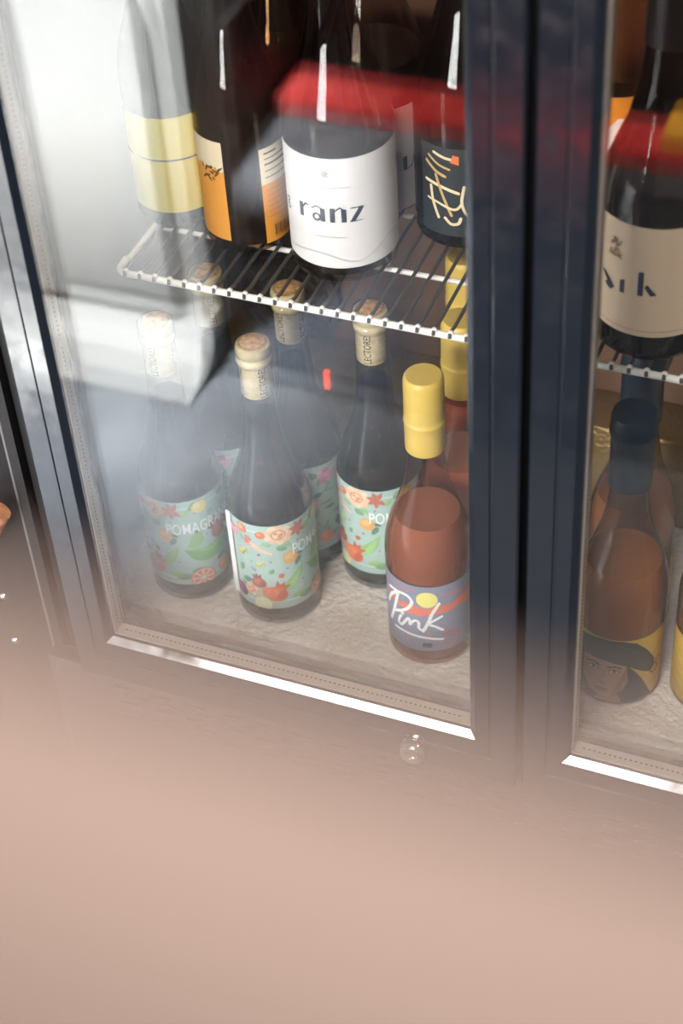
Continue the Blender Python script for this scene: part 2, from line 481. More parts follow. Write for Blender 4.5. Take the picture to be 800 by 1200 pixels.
def door(x0, x1, lock_x=None, screws=()):
    z0, z1 = .018, .862
    d = empty('door', (0, 0, 0), parent=CO)
    prof = [(0, 0), (0, -.0285), (.04, -.030), (.50, -.030), (.52, -.0288), (.55, -.0288), (.57, -.030), (.86, -.030), (1.0, -.0255), (1.0, -.006), (.93, 0)]
    bm = bmesh.new(); loops = []
    for t, y in prof:
        a, b = t * .0385, (t if t < .6 else 1 - (1 - t) * .82) * .0545
        loops.append([bm.verts.new(p) for p in ((x0 + a, y, z0 + b), (x1 - a, y, z0 + b), (x1 - a, y, z1 - b), (x0 + a, y, z1 - b))])
    for i in range(len(loops)):
        A, B = loops[i], loops[(i + 1) % len(loops)]
        for k in range(4):
            bm.faces.new((A[k], A[(k + 1) % 4], B[(k + 1) % 4], B[k]))
    mesh_obj('frame', bm, M_FRAME, d)
    gx0, gx1, gz0, gz1 = x0 + .0365, x1 - .0365, z0 + .0525, z1 - .0525
    box('outer_pane', gx0, gx1, -.0255, -.0225, gz0, gz1, M_PANE, d)
    box('inner_pane', gx0, gx1, -.0095, -.0065, gz0, gz1, M_PANE, d)
    sp = bmesh.new(); w = .0032; e = .0
    gx0, gx1, gz0, gz1 = gx0 + e, gx1 - e, gz0 + e, gz1 - e
    for a in ((gx0, gx1, gz0, gz0 + w), (gx0, gx1, gz1 - w, gz1), (gx0, gx0 + w, gz0 + w, gz1 - w), (gx1 - w, gx1, gz0 + w, gz1 - w)):
        add_box(sp, a[0], a[1], -.0222, -.0098, a[2], a[3])
    mesh_obj('spacer_bar', sp, M_ALU, d)
    pf = bmesh.new()       # the row of breather holes along the spacer
    n = int((gx1 - gx0 - .02) / .0042)
    for k in range(n):
        add_box(pf, gx0 + .01 + k * .0042, gx0 + .0118 + k * .0042, -.0165, -.0155, gz0 + w - .0003, gz0 + w + .0002)
    n = int((gz1 - gz0 - .02) / .0042)
    for k in range(n):
        for sx in (gx0 + w, gx1 - w):
            add_box(pf, sx - .0003, sx + .0003, -.0165, -.0155, gz0 + .01 + k * .0042, gz0 + .0118 + k * .0042)
    tag(mesh_obj('breather_holes', pf, M_INK, d), kind='stuff')
    gk = bmesh.new()
    for a in ((x0 + .012, x1 - .012, z0 + .01, z0 + .03), (x0 + .012, x1 - .012, z1 - .03, z1 - .01), (x0 + .012, x0 + .028, z0 + .03, z1 - .03), (x1 - .028, x1 - .012, z0 + .03, z1 - .03)):
        add_box(gk, a[0], a[1], 0, .004, a[2], a[3])
    mesh_obj('gasket', gk, M_BLACK, d)
    if lock_x is not None:
        lk = bmesh.new()
        add_lathe(lk, [(0, .005), (.0045, .005), (.0058, .0075), (.0092, .008), (.0112, .006), (.0120, 0), (.0120, -.004), (0, -.004)], 32)
        add_box(lk, -.0007, .0007, -.003, .003, .0045, .0065)
        bmesh.ops.rotate(lk, cent=(0, 0, 0), matrix=Matrix.Rotation(PI / 2, 3, 'X'), verts=lk.verts)
        bmesh.ops.translate(lk, vec=(lock_x, -.0305, .034), verts=lk.verts)
        mesh_obj('lock', lk, M_CHROME, d, smooth=True)['label'] = 'round chrome lock'
    for sx, sz in screws:
        s = lathe('screw', [(0, .0025), (.0025, .0022), (.0042, .0008), (.0044, 0), (0, 0)], M_CHROME, d, 16)
        s.rotation_euler = (PI / 2, 0, 0); s.location = (sx, -.030, sz)
    return d
door(-.1255, .2755, .189)
door(.2815, .6825)

# the black cabinet standing beside the cooler
bc = empty('black_cabinet', (-.45, .2, FZ)); tag(bc, 'black cabinet with a wooden lever handle beside the cooler', 'cabinet')
def bbox(n, x0, x1, y0, y1, z0, z1, m, bev=.002, par=bc): return box(n, x0 + .45, x1 + .45, y0 - .2, y1 - .2, z0 - FZ, z1 - FZ, m, par, bev)
bbox('body', -.78, -.172, .03, .46, FZ + .01, .86, M_BODY)
bd = bbox('door', -.775, -.174, .004, .0295, FZ + .02, .855, M_MATTE, .003)
bbox('edge_strip', -.1748, -.1725, .0025, .0295, FZ + .02, .855, M_GREY, 0)
for fx in (-.75, -.2):
    for fy in (.06, .42): bbox('foot', fx - .015, fx + .015, fy - .015, fy + .015, FZ, FZ + .0105, M_BLACK)
hd = bmesh.new()
add_rod(hd, (0, 0, 0), (0, -.018, 0), .006, 14)
mesh_obj('handle_stem', hd, M_CHROME, bd, smooth=True).location = (-.1945 + .45, .004 - .2, .158 - FZ)
hd = bmesh.new()
add_path(hd, [(.0145, 0, .030), (.0125, 0, .026), (.004, 0, .010), (-.020, 0, -.022), (-.045, 0, -.050), (-.050, 0, -.056)], .0115, 16)
for v in hd.verts: v.co.y *= .7
h = mesh_obj('handle', hd, M_WOOD, bd, smooth=True); h.location = (-.1945 + .45, -.018 - .2, .158 - FZ); h['label'] = 'brown wooden lever handle'
for sx, sz in ((-.2165, .050), (-.2165, -.009)):
    s_ = lathe('screw', [(0, .0025), (.0025, .0022), (.0042, .0008), (.0044, 0), (0, 0)], M_CHROME, bd, 16)
    s_.rotation_euler = (PI / 2, 0, 0); s_.location = (sx + .45, .004 - .2, sz - FZ)

# ------------------------------------------------------------------ wire shelves
def wire_shelf(xa, xb, label):
    s = empty('wire_shelf', (xa, .14, .335)); L = xb - xa
    tag(s, label, 'shelf', 'wire shelves in the cooler')
    bm = bmesh.new(); add_path(bm, [(-.002, .02, -.001), (-.001, .004, -.001), (.003, 0, -.001), (L - .003, 0, -.001), (L + .001, .004, -.001), (L + .002, .02, -.001)], .0031, 10)
    mesh_obj('front_rail', bm, M_WIRE, s, smooth=True)
    for y in (.073, .150, .232):
        bm = bmesh.new(); add_rod(bm, (0, y, -.0035), (L, y, -.0035), .0023, 8); mesh_obj('cross_bar', bm, M_WIRE, s, smooth=True)
    for x in (0, L):
        bm = bmesh.new(); add_rod(bm, (x, .02, -.001), (x, .235, -.001), .0025, 8); mesh_obj('side_rail', bm, M_WIRE, s, smooth=True)
    bm = bmesh.new()
    add_path(bm, [(0, -.0035, -.0005), (0, -.0030, .0022), (0, .001, .0032), (0, .008, .0015), (0, .235, .0015)], .0016, 8)
    w0 = mesh_obj('wire', bm, M_WIRE_SHADED, s, smooth=True); bmn = bmesh.new()
    bmesh.ops.create_uvsphere(bmn, u_segments=10, v_segments=6, radius=.0027)
    t0 = mesh_obj('wire_end', bmn, M_WIRE, s, smooth=True)
    n = int((L - .01) / .0135)
    for k in range(n):
        w = w0 if k == 0 else link(w0.copy(), s); w.location = (.008 + k * .0135, 0, 0)
        t = t0 if k == 0 else link(t0.copy(), s); t.location = (.008 + k * .0135, -.0006, .0022)
wire_shelf(-.124, .245, 'white coated wire shelf under the white and orange labelled bottles')
wire_shelf(.275, .640, 'white coated wire shelf under the dark bottle with the cream label')

# ------------------------------------------------------------------ bottles
BURG = [(0, .004), (.020, .003), (.030, .0), (.0352, .0006), (.0375, .0035), (.038, .008), (.038, .116), (.0375, .126), (.0358, .137), (.0325, .150), (.0275, .164), (.0228, .178),
        (.0192, .193), (.0168, .208), (.0155, .224), (.0147, .243), (.0143, .262), (.0140, .2785)]
LIP = [(.0141, .279), (.0155, .2805), (.0159, .2835), (.0157, .286), (.0148, .2872), (.0148, .289), (.0156, .2905), (.0158, .294), (.0152, .2985), (.0125, .300)]
def prof_r(prof, z):
    for (a, za), (b, zb) in zip(prof[4:], prof[5:]):
        if za <= z <= zb: return a + (b - a) * (z - za) / max(zb - za, 1e-9)
    return prof[-1][0]
def inner(prof, level, wall, r_s=1):
    out = [(0, .006)]
    last = None
    for r, z in prof[2:]:
        if z < .004: continue
        if z > level: break
        out.append((max(r - wall, .003), max(z, .006)))
    rl = prof_r(prof, level) - wall
    out.append((rl, level)); out.append((0, level + .0002))
    return out
def scale_prof(p, sr, sz=1): return [(r * sr, z * sz) for r, z in p]
def cyl_az(x, y): return math.atan2(CAM_POS.y - y, CAM_POS.x - x)

def bottle(x, y, z, turn, label, group, glass, wine, level, wall=.0016, sr=1, sz=1, name='wine_bottle'):
    """turn: direction (degrees) the middle of its label faces"""
    b = empty(name, (x, y, z), math.radians(turn)); tag(b, label, 'bottle', group)
    P = scale_prof(BURG + LIP, sr, sz)
    if wine is not None: lathe('wine', inner(P, level, wall), wine, b)
    lathe('glass_body', P + [(0.0105 * sr, .3 * sz)], glass, b)
    return b
def copy_tree(o, parent=None):
    c = o.copy(); COL.objects.link(c)
    if parent: c.parent = parent
    for ch in o.children: copy_tree(ch, c)
    return c
def cork(b, tx, u0, ang_label=True):
    pr = [(0, .2475), (.0128, .2475), (.0136, .2485), (.0136, .2775), (.0135, .279), (.0148, .2808), (.0152, .2835), (.0149, .2857), (.0141, .2872), (.0141, .289), (.0148, .2908), (.0150, .294), (.0143, .2975), (.0122, .2985)]
    c = lathe('cork', pr, M_CORK, b, 40)
    e = lathe('cork_end', [(0.0122, .2984), (.0112, .2990), (.0, .2992)], M_CORKTOP, c, 32)
    a = Art()
    for du in (-21, 0, 21, 42): a.text(tx, u0 + du, 249.5, 9, (40, 32, 24), .74, 90)
    rr = random.Random(3)
    for k in range(34): a.ell(rr.uniform(-40, 40), rr.uniform(251, 277), rr.uniform(.15, .4), rr.uniform(.3, .9), (128, 84, 46), 0, 6)
    a.win = None
    a.build('cork_print', .0135, c, .00008, 1.0)
    return c

# ---- the botanical label
MINT = (172, 195, 189)
def botanical(parent, r):
    lab = paper('label', r, -60, 152, 23, 126, MINT, parent)
    a = Art(); a.win = (-60, 152, 23.2, 125.8); a.soft = (MINT, .2)
    G1, G2, G3, G4 = (112, 148, 104), (146, 182, 116), (86, 118, 98), (136, 164, 150)
    CORAL, ORG, DRED, RED = (226, 112, 78), (236, 160, 82), (160, 70, 60), (200, 66, 50)
    V = 23
    # border
    for p in (((-55, V + 9), (147, V + 9)), ((-55, V + 95), (147, V + 95)), ((-55, V + 9), (-55, V + 95)), ((147, V + 9), (147, V + 95))):
        a.stroke(p, .9, (238, 242, 240), cap=False)
    # leaves scattered
    rr = random.Random(11)
    for u, v, l, w, g, c in ((-14, 77, 11, 7, -20, G1), (-20, 82, 9, 6, 200, G2), (-8, 84, 12, 6, -50, G2), (-25, 79, 10, 5, 20, G4), (-22, 44, 8, 5, 60, G1), (14, 86, 11, 6, 40, G2),
                             (22, 92, 17, 7, 35, G1), (45, 86, 9, 8, 250, G4), (8, 60, 12, 6, -120, G3), (-46, 80, 9, 4, 100, G4), (-52, 40, 12, 6, 70, G1), (-50, 30, 12, 7, 20, G3), (-45, 12, 12, 7, 60, G2),
                             (30, 58, 10, 5, 110, G3), (66, 92, 14, 7, 160, G1), (72, 40, 14, 7, 70, G2), (80, 62, 12, 6, 20, G1), (-34, 46, 8, 4, 150, G4), (-44, 20, 11, 6, 140, G1),
                             (18, 16, 14, 6, 10, G1), (-4, 12, 16, 7, 15, G2), (3, 9, 18, 8, 8, G1), (44, 20, 12, 6, 30, G3)):
        a.leaf(u, V + v, l, w, g, c, tuple(min(255, int(k * 1.1)) for k in c))
    for k in range(24):   # the darker leaves of the back
        a.leaf(rr.uniform(86, 146), V + rr.uniform(6, 98), rr.uniform(8, 15), rr.uniform(3.5, 6), rr.uniform(0, 360), rr.choice([G3, G3, (70, 104, 96), G1, G4]))
    # large pointed leaves
    a.poly([(-14, V + 19), (-8, V + 33), (10, V + 50), (7, V + 36), (0, V + 24)], (140, 186, 110)); a.poly([(-14, V + 19), (10, V + 50), (0, V + 24)], (158, 200, 124))
    a.poly([(14, V + 45), (26, V + 42), (62, V + 48), (60, V + 34), (48, V + 26), (30, V + 27), (20, V + 33)], (116, 166, 92)); a.poly([(14, V + 45), (40, V + 36), (62, V + 48), (40, V + 43)], (140, 188, 108))
    a.poly([(18, V + 47), (22, V + 60), (32, V + 66), (34, V + 52), (27, V + 45)], G2)
    # big rose
    def rose(u, v, s, c1, c2, c3):
        for k in range(9): a.ell(u + s * .72 * math.cos(k * .698), v + s * .58 * math.sin(k * .698), s * .42, s * .36, c1 if k % 2 else c2, k * 40)
        for k in range(7): a.ell(u + s * .42 * math.cos(k * .9 + .3), v + s * .34 * math.sin(k * .9 + .3), s * .34, s * .26, c2 if k % 2 else c1, k * 51)
        for k in range(7): a.ell(u + s * .5 * math.cos(k * .9), v + s * .42 * math.sin(k * .9), s * .26, s * .07, c3, k * 51 + 90, 10)
        for k in range(5): a.ell(u + s * .22 * math.cos(k * 1.26), v + s * .18 * math.sin(k * 1.26), s * .2, s * .13, c1 if k % 2 else c3, k * 72)
    rose(-11, V + 92, 12, (244, 208, 178), (238, 186, 150), (222, 128, 84))
    # red blossom
    for k in range(6): a.leaf(8, V + 93, 10, 5, 60 + k * 52, (178, 84, 68), (200, 104, 84))
    # round fruit near the top border
    a.ell(-45, V + 96, 5, 6, CORAL, 30); a.ell(-46, V + 97, 2.5, 3, (240, 160, 120))
    a.ell(-27, V + 92, 4.6, 4.2, (226, 96, 58)); a.ell(-28, V + 93, 2, 1.6, (244, 150, 96))
    # hand holding a bloom
    a.poly([(-18, V + 68), (-17, V + 71), (-27, V + 76), (-34, V + 82), (-38, V + 82), (-38, V + 77), (-32, V + 73)], (240, 196, 176))
    for k, (x, y) in enumerate(((-40, 83), (-41, 80), (-39, 86), (-37, 78))): a.ell(x, V + y, 4, 1.5, (226, 104, 82) if k != 3 else (240, 190, 168), 120 + k * 12)
    a.stroke([(-38, V + 78), (-28, V + 74)], .6, (214, 128, 108))
    # orange
    a.ell(-2, V + 62, 7.4, 7.2, ORG); a.ell(-3, V + 64, 4.4, 3.6, (244, 186, 112), 20); a.leaf(4, V + 64, 8, 3.5, -20, G3)
    # butterflies
    for u, v, s, g, c in ((-45, 66, 5, 30, (232, 210, 110)), (-29, 55, 4, 10, (226, 214, 130))):
        for q in (-1, 1):
            a.leaf(u, V + v, s * 1.5, s, 90 + q * 40 + g, c); a.leaf(u, V + v, s * 1.1, s * .8, 90 + q * 100 + g, (206, 184, 96))
        a.stroke([(u - s * .3, V + v - s * .5), (u + s * .3, V + v + s * .5)], .8, (70, 60, 40)); a.ell(u + s * .6, V + v + s * .7, .6, .6, (70, 60, 40), 0, 8)
    # pomegranates
    def pom(u, v, s, c, c2, ang):
        ca, sa = math.cos(math.radians(ang)), math.sin(math.radians(ang)); T = lambda x, y: (u + x * ca - y * sa, v + x * sa + y * ca)
        a.poly([T(-.5 * s, .7 * s), T(-.75 * s, 1.7 * s), T(-.25 * s, 1.3 * s), T(0, 1.85 * s), T(.25 * s, 1.3 * s), T(.75 * s, 1.7 * s), T(.5 * s, .7 * s)], c2)
        a.ell(u, v, s * 1.12, s, c, ang); a.ell(u - s * .25, v + s * .2, s * .6, s * .5, tuple(min(255, int(k * 1.14)) for k in c), ang + 20)
        a.ell(u + s * .5, v - s * .2, s * .4, s * .6, c2, ang, 14)
    pom(-33, V + 32, 6.5, (172, 82, 72), (148, 62, 56), 10)
    pom(-18, V + 19, 9.5, (222, 98, 58), (196, 76, 46), -30)
    a.ell(-25, V + 21, 6, 7, (226, 112, 66), 20)
    pom(53, V + 57, 10.5, (168, 74, 66), (140, 56, 50), 40)
    rose(-41, V + 21, 7, (242, 206, 178), (232, 160, 122), (222, 104, 66))
    def wedge(u, v, s, rind, pulp, pith, a0=0, a1=360):
        a.ell(u, v, s, s, rind, 0, 20, a0, a1); a.ell(u, v, s * .88, s * .88, pith, 0, 20, a0, a1)
        n = 8; sp = (a1 - a0) / n
        for k in range(n):
            t0, t1 = math.radians(a0 + k * sp + sp * .12), math.radians(a0 + (k + 1) * sp - sp * .12)
            a.poly([(u + s * .12 * math.cos((t0 + t1) / 2), v + s * .12 * math.sin((t0 + t1) / 2))] + [(u + s * .8 * math.cos(t0 + (t1 - t0) * q / 3), v + s * .8 * math.sin(t0 + (t1 - t0) * q / 3)) for q in range(4)], pulp)
    wedge(-31, V + 6, 9, (228, 206, 120), (240, 228, 168), (244, 238, 206))
    wedge(28, V + 7, 12, (224, 112, 74), (232, 122, 88), (246, 214, 190))
    wedge(62, V + 47, 7, (232, 206, 110), (240, 222, 150), (246, 240, 210), -60, 120)
    a.ell(52, V + 11, 8, 7.5, (236, 150, 90)); a.ell(50, V + 13, 4, 3.4, (244, 176, 120))
    a.ell(33, V + 94, 7.4, 7, (236, 208, 112)); a.ell(31, V + 96, 3.6, 3, (244, 226, 150))
    # fig and flowers of the back half
    a.ell(-53, V + 15, 6.5, 8, (120, 50, 90), 20); a.ell(-55, V + 17, 3, 4, (150, 76, 116), 20)
    for (u, v, s, c, c2) in ((106, 90, 9, (222, 112, 176), (240, 160, 204)), (120, 8, 8, (206, 96, 156), (230, 140, 190)), (-56, 88, 7, (226, 110, 140), (240, 160, 180)), (92, 60, 7, (226, 130, 170), (240, 170, 200))):
        for k in range(5): a.ell(u + s * .55 * math.cos(k * 1.257 + .3), V + v + s * .55 * math.sin(k * 1.257 + .3), s * .5, s * .4, c if k % 2 else c2, k * 72)
        a.ell(u, V + v, s * .2, s * .2, (244, 214, 120))
    a.ell(102, V + 16, 7.5, 7.2, CORAL); a.ell(100, V + 18, 3.6, 3.2, (240, 150, 110))
    a.stroke([(96, V + 66), (104, V + 72), (112, V + 71)], .7, (60, 76, 72)); a.stroke([(104, V + 72), (108, V + 80)], .7, (60, 76, 72))
    # berries
    for u, v in ((-12, 42), (-20, 60), (36, 66), (37, 58), (28, 88), (6, 80), (-30, 68), (60, 78), (-38, 58), (8, 30), (46, 74), (118, 44), (96, 34), (134, 70), (-6, 50), (20, 72)):
        s = rr.uniform(.7, 1.2) if (u, v) != (-12, 42) else 2.6
        a.ell(u, V + v, s, s, RED if s < 2 else (214, 92, 52), 0, 10)
    a.win = None; a.soft = None
    w = a.text('POMAGRANATE', 0, V + 64.5, 18.5, (248, 250, 248), .60)
    a.build('label_print', r, lab)
    return lab

GP = 'clear glass bottles of dark wine with the fruit label'
def pom_bottle(x, y, text_phi, label, first=None):
    turn = math.degrees(cyl_az(x, y)) + text_phi
    if first:
        b = copy_tree(first); b.location = (x, y, .0006); b.rotation_euler = (0, 0, math.radians(turn)); b['label'] = label
        return b
    b = bottle(x, y, .0006, turn, label, GP, M_CLEAR, M_RED_WINE, .222)
    cork(b, 'LECTORES', 3)
    botanical(b, .0381)
    return b
P1 = pom_bottle(0, .1268, 22, 'cork-stopped dark wine bottle with a fruit label, standing at the front beside the rose bottle')
pom_bottle(-.0899, .1293, -30, 'hazy cork-stopped dark wine bottle with a fruit label showing most of its title', P1)
pom_bottle(.0758, .1985, -17, 'cork-stopped dark wine bottle with a fruit label directly behind the rose bottle', P1)
pom_bottle(-.0015, .2045, -130, 'cork-stopped dark wine bottle turned to show the pink flower of its fruit label', P1)
pom_bottle(-.0790, .2060, 190, 'cork-stopped dark wine bottle in the back row under the end of the wire shelf', P1)
# the lifting edge of the front label
bm = bmesh.new(); cl = []
for i in range(5):
    a_ = -62 / 1000 / .0383 - i * .03; rr_ = .0385 + i * i * .00016
    cl.append([bm.verts.new((rr_ * math.cos(a_), rr_ * math.sin(a_), z)) for z in (.024, .125)])
for a_, b_ in zip(cl, cl[1:]): bm.faces.new((a_[0], b_[0], b_[1], a_[1]))
mesh_obj('label_edge', bm, ink((240, 240, 238)), P1, smooth=True)['label'] = 'white lifted edge of the label'

# ---- rose bottles with yellow caps
def yellow_cap(b):
    c = lathe('screw_cap', [(.0150, .2285), (.0166, .2285), (.0168, .2300), (.0168, .2440), (.0170, .2560), (.0174, .2575), (.0174, .2590), (.0168, .2600), (.0166, .2620), (.0168, .2640), (.0166, .2980), (.0160, .3010), (.0145, .3028), (0, .3032)], M_YCAP, b, 40)
    return c
GR = 'rose wine bottles with yellow caps'
def rose_bottle(x, y, turn_phi, label):
    b = bottle(x, y, .0006, math.degrees(cyl_az(x, y)) + turn_phi, label, GR, M_PINKGL, M_ROSE, .157, .0022)
    yellow_cap(b)
    r = .0381
    lab = paper('label', r, -52, 150, 20.5, 101, (138, 140, 160), b)
    a = Art(); a.win = (-52, 150, 20.7, 100.8); z = 20; C = (222, 122, 100); W = (246, 246, 244)
    for v, u0, u1 in ((76, -46, -14), (73, -44, -18), (71, 8, 60), (68, 14, 80), (65, 20, 70), (60, 34, 120), (78, 60, 140)): a.stroke([(u0, z + v), ((u0 + u1) / 2, z + v - 1), (u1, z + v + .4)], .7, C, cap=False)
    band = [(-46.4, 58.6), (-42.8, 52.4), (-34, 50), (-27.4, 50.4), (-22, 46), (-19.4, 44.7), (-14, 47), (-10.5, 44.3), (-5, 46), (1.4, 44.5), (6, 48), (11.4, 47.6), (18.7, 48), (27, 50.5), (40, 46), (60, 52), (90, 47), (120, 50),
            (120, 58), (90, 60), (60, 56), (40, 61), (27.1, 60.9), (22, 58), (15.1, 56.9), (6.5, 58.6), (-4, 54), (-13.7, 57), (-20, 58), (-27.2, 55.6), (-38, 60)]
    a.poly([(u, z + v) for u, v in band], C)
    a.ell(-2.9, z + 65.3, 9.4, 9.4, (232, 222, 130), 0, 28)
    for pts in ([(-21, 19.5), (-22, 13), (-20.8, 6.7)], [(-19, 24), (-18, 17)], [(-2.5, 29.2), (-3.5, 20), (-3.7, 11.9)], [(-1.5, 21), (3, 14)], [(11.2, 34.3), (15, 32)], [(7.3, 10.9), (18, 11)], [(12, 6), (26, 7)]): a.stroke([(u, z + v) for u, v in pts], .9, C)
    a.stroke([(11, z + 20.9), (18, z + 22), (26.5, z + 18.3)], 2.2, (206, 84, 76)); a.stroke([(13, z + 17), (26.5, z + 16.3)], 1.4, (206, 84, 76))
    a.poly([(-7.7, z + 5.9), (.9, z + 5.9), (.9, z + 9), (-.4, z + 11.6), (-1.4, z + 10), (-3, z + 11.8), (-4.6, z + 10), (-6.2, z + 11.8), (-7.7, z + 9.4)], (48, 44, 52))
    for u in (-6.2, -3.4, -.8): a.ell(u, z + 7.6, .6, .8, (138, 140, 160), 0, 8)
    for pts, w in (([(-42.5, 64), (-36, 65.6), (-30.1, 65.8)], 3), ([(-30.1, 65.8), (-33.2, 52.5), (-37, 38), (-41.8, 24.6)], 3.2), ([(-44.9, 43.7), (-42.5, 50), (-38.6, 57.5), (-30.1, 65.8), (-21.6, 67.0), (-17, 63.2), (-16.8, 57.7), (-21.2, 50.1), (-28, 44), (-35.3, 39.5)], 3),
                   ([(-27.5, 38.4), (-29.6, 33.9), (-30.7, 28.7), (-28.5, 26.6), (-26.1, 28.8), (-22.5, 35), (-20, 38.8), (-18.8, 37), (-18.8, 32), (-17.5, 34), (-14.2, 38.2), (-11.5, 38.4), (-10.4, 35), (-10.6, 30.4), (-8.5, 28), (-5.8, 28.9)], 2.7),
                   ([(7.4, 60.8), (1.3, 48.5), (-2.3, 37.5), (-6.7, 26.6)], 3), ([(9.6, 44.3), (4.5, 41.4), (-1.6, 36.5), (4.1, 32.6), (10.2, 27.3)], 2.8), ([(-34.9, 20.4), (-24.3, 20.6), (-13.0, 19.6), (-1.0, 18.1), (10.0, 15.6)], 2.6)):
        a.stroke([(u, z + v) for u, v in spline(pts, 5)], w, W)
    a.ell(-25.6, z + 42.6, 1.7, 1.7, W)
    a.build('label_print', r, lab)
    return b
K1 = rose_bottle(.1493, .1242, 0, 'front rose bottle with a slate label and yellow cap, beside the door frame')
for x, y, ph, t in ((.1540, .2025, 60, 'rose bottle with a yellow cap half hidden behind the front rose bottle'),
                    (.1290, .2870, 200, 'rose bottle with a yellow cap in the back row, seen through the wire shelf')):
    b = copy_tree(K1); b.location = (x, y, .0006); b.rotation_euler = (0, 0, cyl_az(x, y) + math.radians(ph)); b['label'] = t

# ---- bottles on the wire shelf
SZ = .3386
GS = 'wine bottles on the wire shelf'
def cap_plain(b, m, sr=1, z0=.228, sz=1):
    return lathe('capsule', [(r * sr, z * sz) for r, z in ((.0152, z0), (.0161, z0), (.0163, z0 + .002), (.0157, .262), (.0160, .280), (.0172, .2825), (.0172, .287), (.0165, .289), (.0166, .2975), (.0155, .3010), (.006, .3018), (0, .3014))], m, b, 36)
# white label
b = bottle(.0505, .215, SZ, math.degrees(cyl_az(.0505, .215)), 'clear bottle of dark wine with a large white label, front of the wire shelf', GS, M_SMOKE, M_BROWN_WINE, .137, sr=1.165, sz=1.05)
cap_plain(b, M_BODY, 1.165, .232, 1.05)
r = .0443 + .0001
lab = paper('label', r, -66, 72, 16, 117.5, (226, 222, 222), b)
a = Art(); IK = (58, 62, 74)
def thick(u, v, w, h): a.poly([(u, v), (u + w, v), (u + w, v + h), (u, v + h)], IK)
a.text('g', -60, 61, 17, IK, 1)
thick(-38.5, 60, 4, 13); a.stroke([(-35, 69), (-32, 73), (-29.5, 72.4)], 1.6, IK)                       # r
a.ell(-22, 63.5, 3.8, 3.8, IK); a.ell(-22, 63.7, 2, 2.2, (226, 222, 222)); thick(-18.8, 60, 4, 12); a.stroke([(-26, 71), (-22, 73.6), (-17.5, 72)], 1, IK)   # a
thick(-11, 60, 4, 13); a.stroke([(-7.5, 70), (-3, 73.6), (-.6, 72)], 1.2, IK); thick(-2, 60, 4, 12)   # n
a.stroke([(6, 72.6), (15, 72.6)], 1, IK); a.poly([(12.6, 73), (16.8, 73), (8.6, 60), (4.4, 60)], IK); a.stroke([(5, 60.3), (15, 60.3)], .7, IK)   # z
for k in range(6): a.leaf(-13, 104, 4.2, 1.8, k * 60 + 15, (186, 180, 172))
a.stroke([(-30, 92), (6, 92)], .6, (186, 182, 182)); a.stroke([(-24, 46), (0, 46)], .5, (190, 186, 186))
a.stroke(spline([(-50, 26), (-20, 30), (10, 22), (40, 36), (60, 30)], 6), .8, (198, 194, 196))
a.build('label_print', r, lab)
# orange labels front and back
b = bottle(-.0395, .2230, SZ, math.degrees(cyl_az(-.0395, .223)), 'brown wine bottle turned to show the gap between its orange front and back labels', GS, M_AMBER, M_BROWN_WINE, .122, sr=.97, sz=1.05)
cap_plain(b, M_BODY, .97, .232, 1.05)
r = .0370
lab = paper('front_label', r, -84, -17, 13, 106, (236, 160, 60), b)
a = Art(); CR = (240, 222, 190)
a.poly([(-84, 82)] + [(u, 80 + 3 * math.sin(u * .7)) for u in range(-82, -17, 3)] + [(-17, 80), (-17, 106), (-84, 106)], CR)
rr = random.Random(5)
for k in range(14): a.leaf(-31 + rr.uniform(-6, 8), 76 + rr.uniform(-5, 6), rr.uniform(4, 9), 2, rr.uniform(0, 360), (106, 72, 40))
a.build('label_print', r, lab)
lab = paper('back_label', r, 13, 66, 8, 97, (236, 156, 56), b)
a = Art(); a.poly([(13, 64), (66, 64), (66, 97), (13, 97)], CR)
for v, u1 in ((92, 30), (87, 44), (82, 40), (76, 46), (70, 38)): a.stroke([(17, v), (u1, v)], 1.7 if v in (92, 82) else 1.0, (112, 78, 44), cap=False)
for k in range(6): a.stroke([(17, 58 - k * 5), (44 - (k % 3) * 4, 58 - k * 5)], .7, (200, 118, 40), cap=False)
for k in range(13): a.stroke([(22 + k * 1.7, 13), (22 + k * 1.7, 24)], .5 + .5 * (k % 3 == 0), (92, 56, 24), cap=False)
a.build('label_print', r, lab)
# wide yellow label
b = bottle(-.1130, .240, SZ, math.degrees(cyl_az(-.1130, .240)), 'dark wine bottle with a wide olive yellow label split by a thin line', GS, M_DARKGL, M_BROWN_WINE, .2, sr=.95, sz=1.08)
cap_plain(b, M_YCAP, .95, .235, 1.08)
r = .0362
lab = paper('label', r, -90, 90, 16, 106, (238, 218, 34), b)
a = Art(); a.poly([(-90, 66), (90, 66), (90, 67.6), (-90, 67.6)], (70, 62, 24)); a.build('label_print', r, lab)
# second white label behind
b = bottle(.0424, .3090, SZ, math.degrees(cyl_az(.0424, .309)), 'wine bottle with a white label mostly hidden behind the large white labelled bottle', GS, M_SMOKE, M_BROWN_WINE, .137, sr=1.165, sz=1.05)
cap_plain(b, M_BODY, 1.165, .232, 1.05)
r = .0444
lab = paper('label', r, -66, 44, 6, 103, (222, 214, 208), b)
a = Art(); a.poly([(24, 43), (28, 43), (28, 56), (24, 56)], IK); a.stroke([(28, 43.5), (33, 45), (36, 57)], .9, IK)
a.stroke([(8, 43), (8, 56)], 3, IK); a.build('label_print', r, lab)
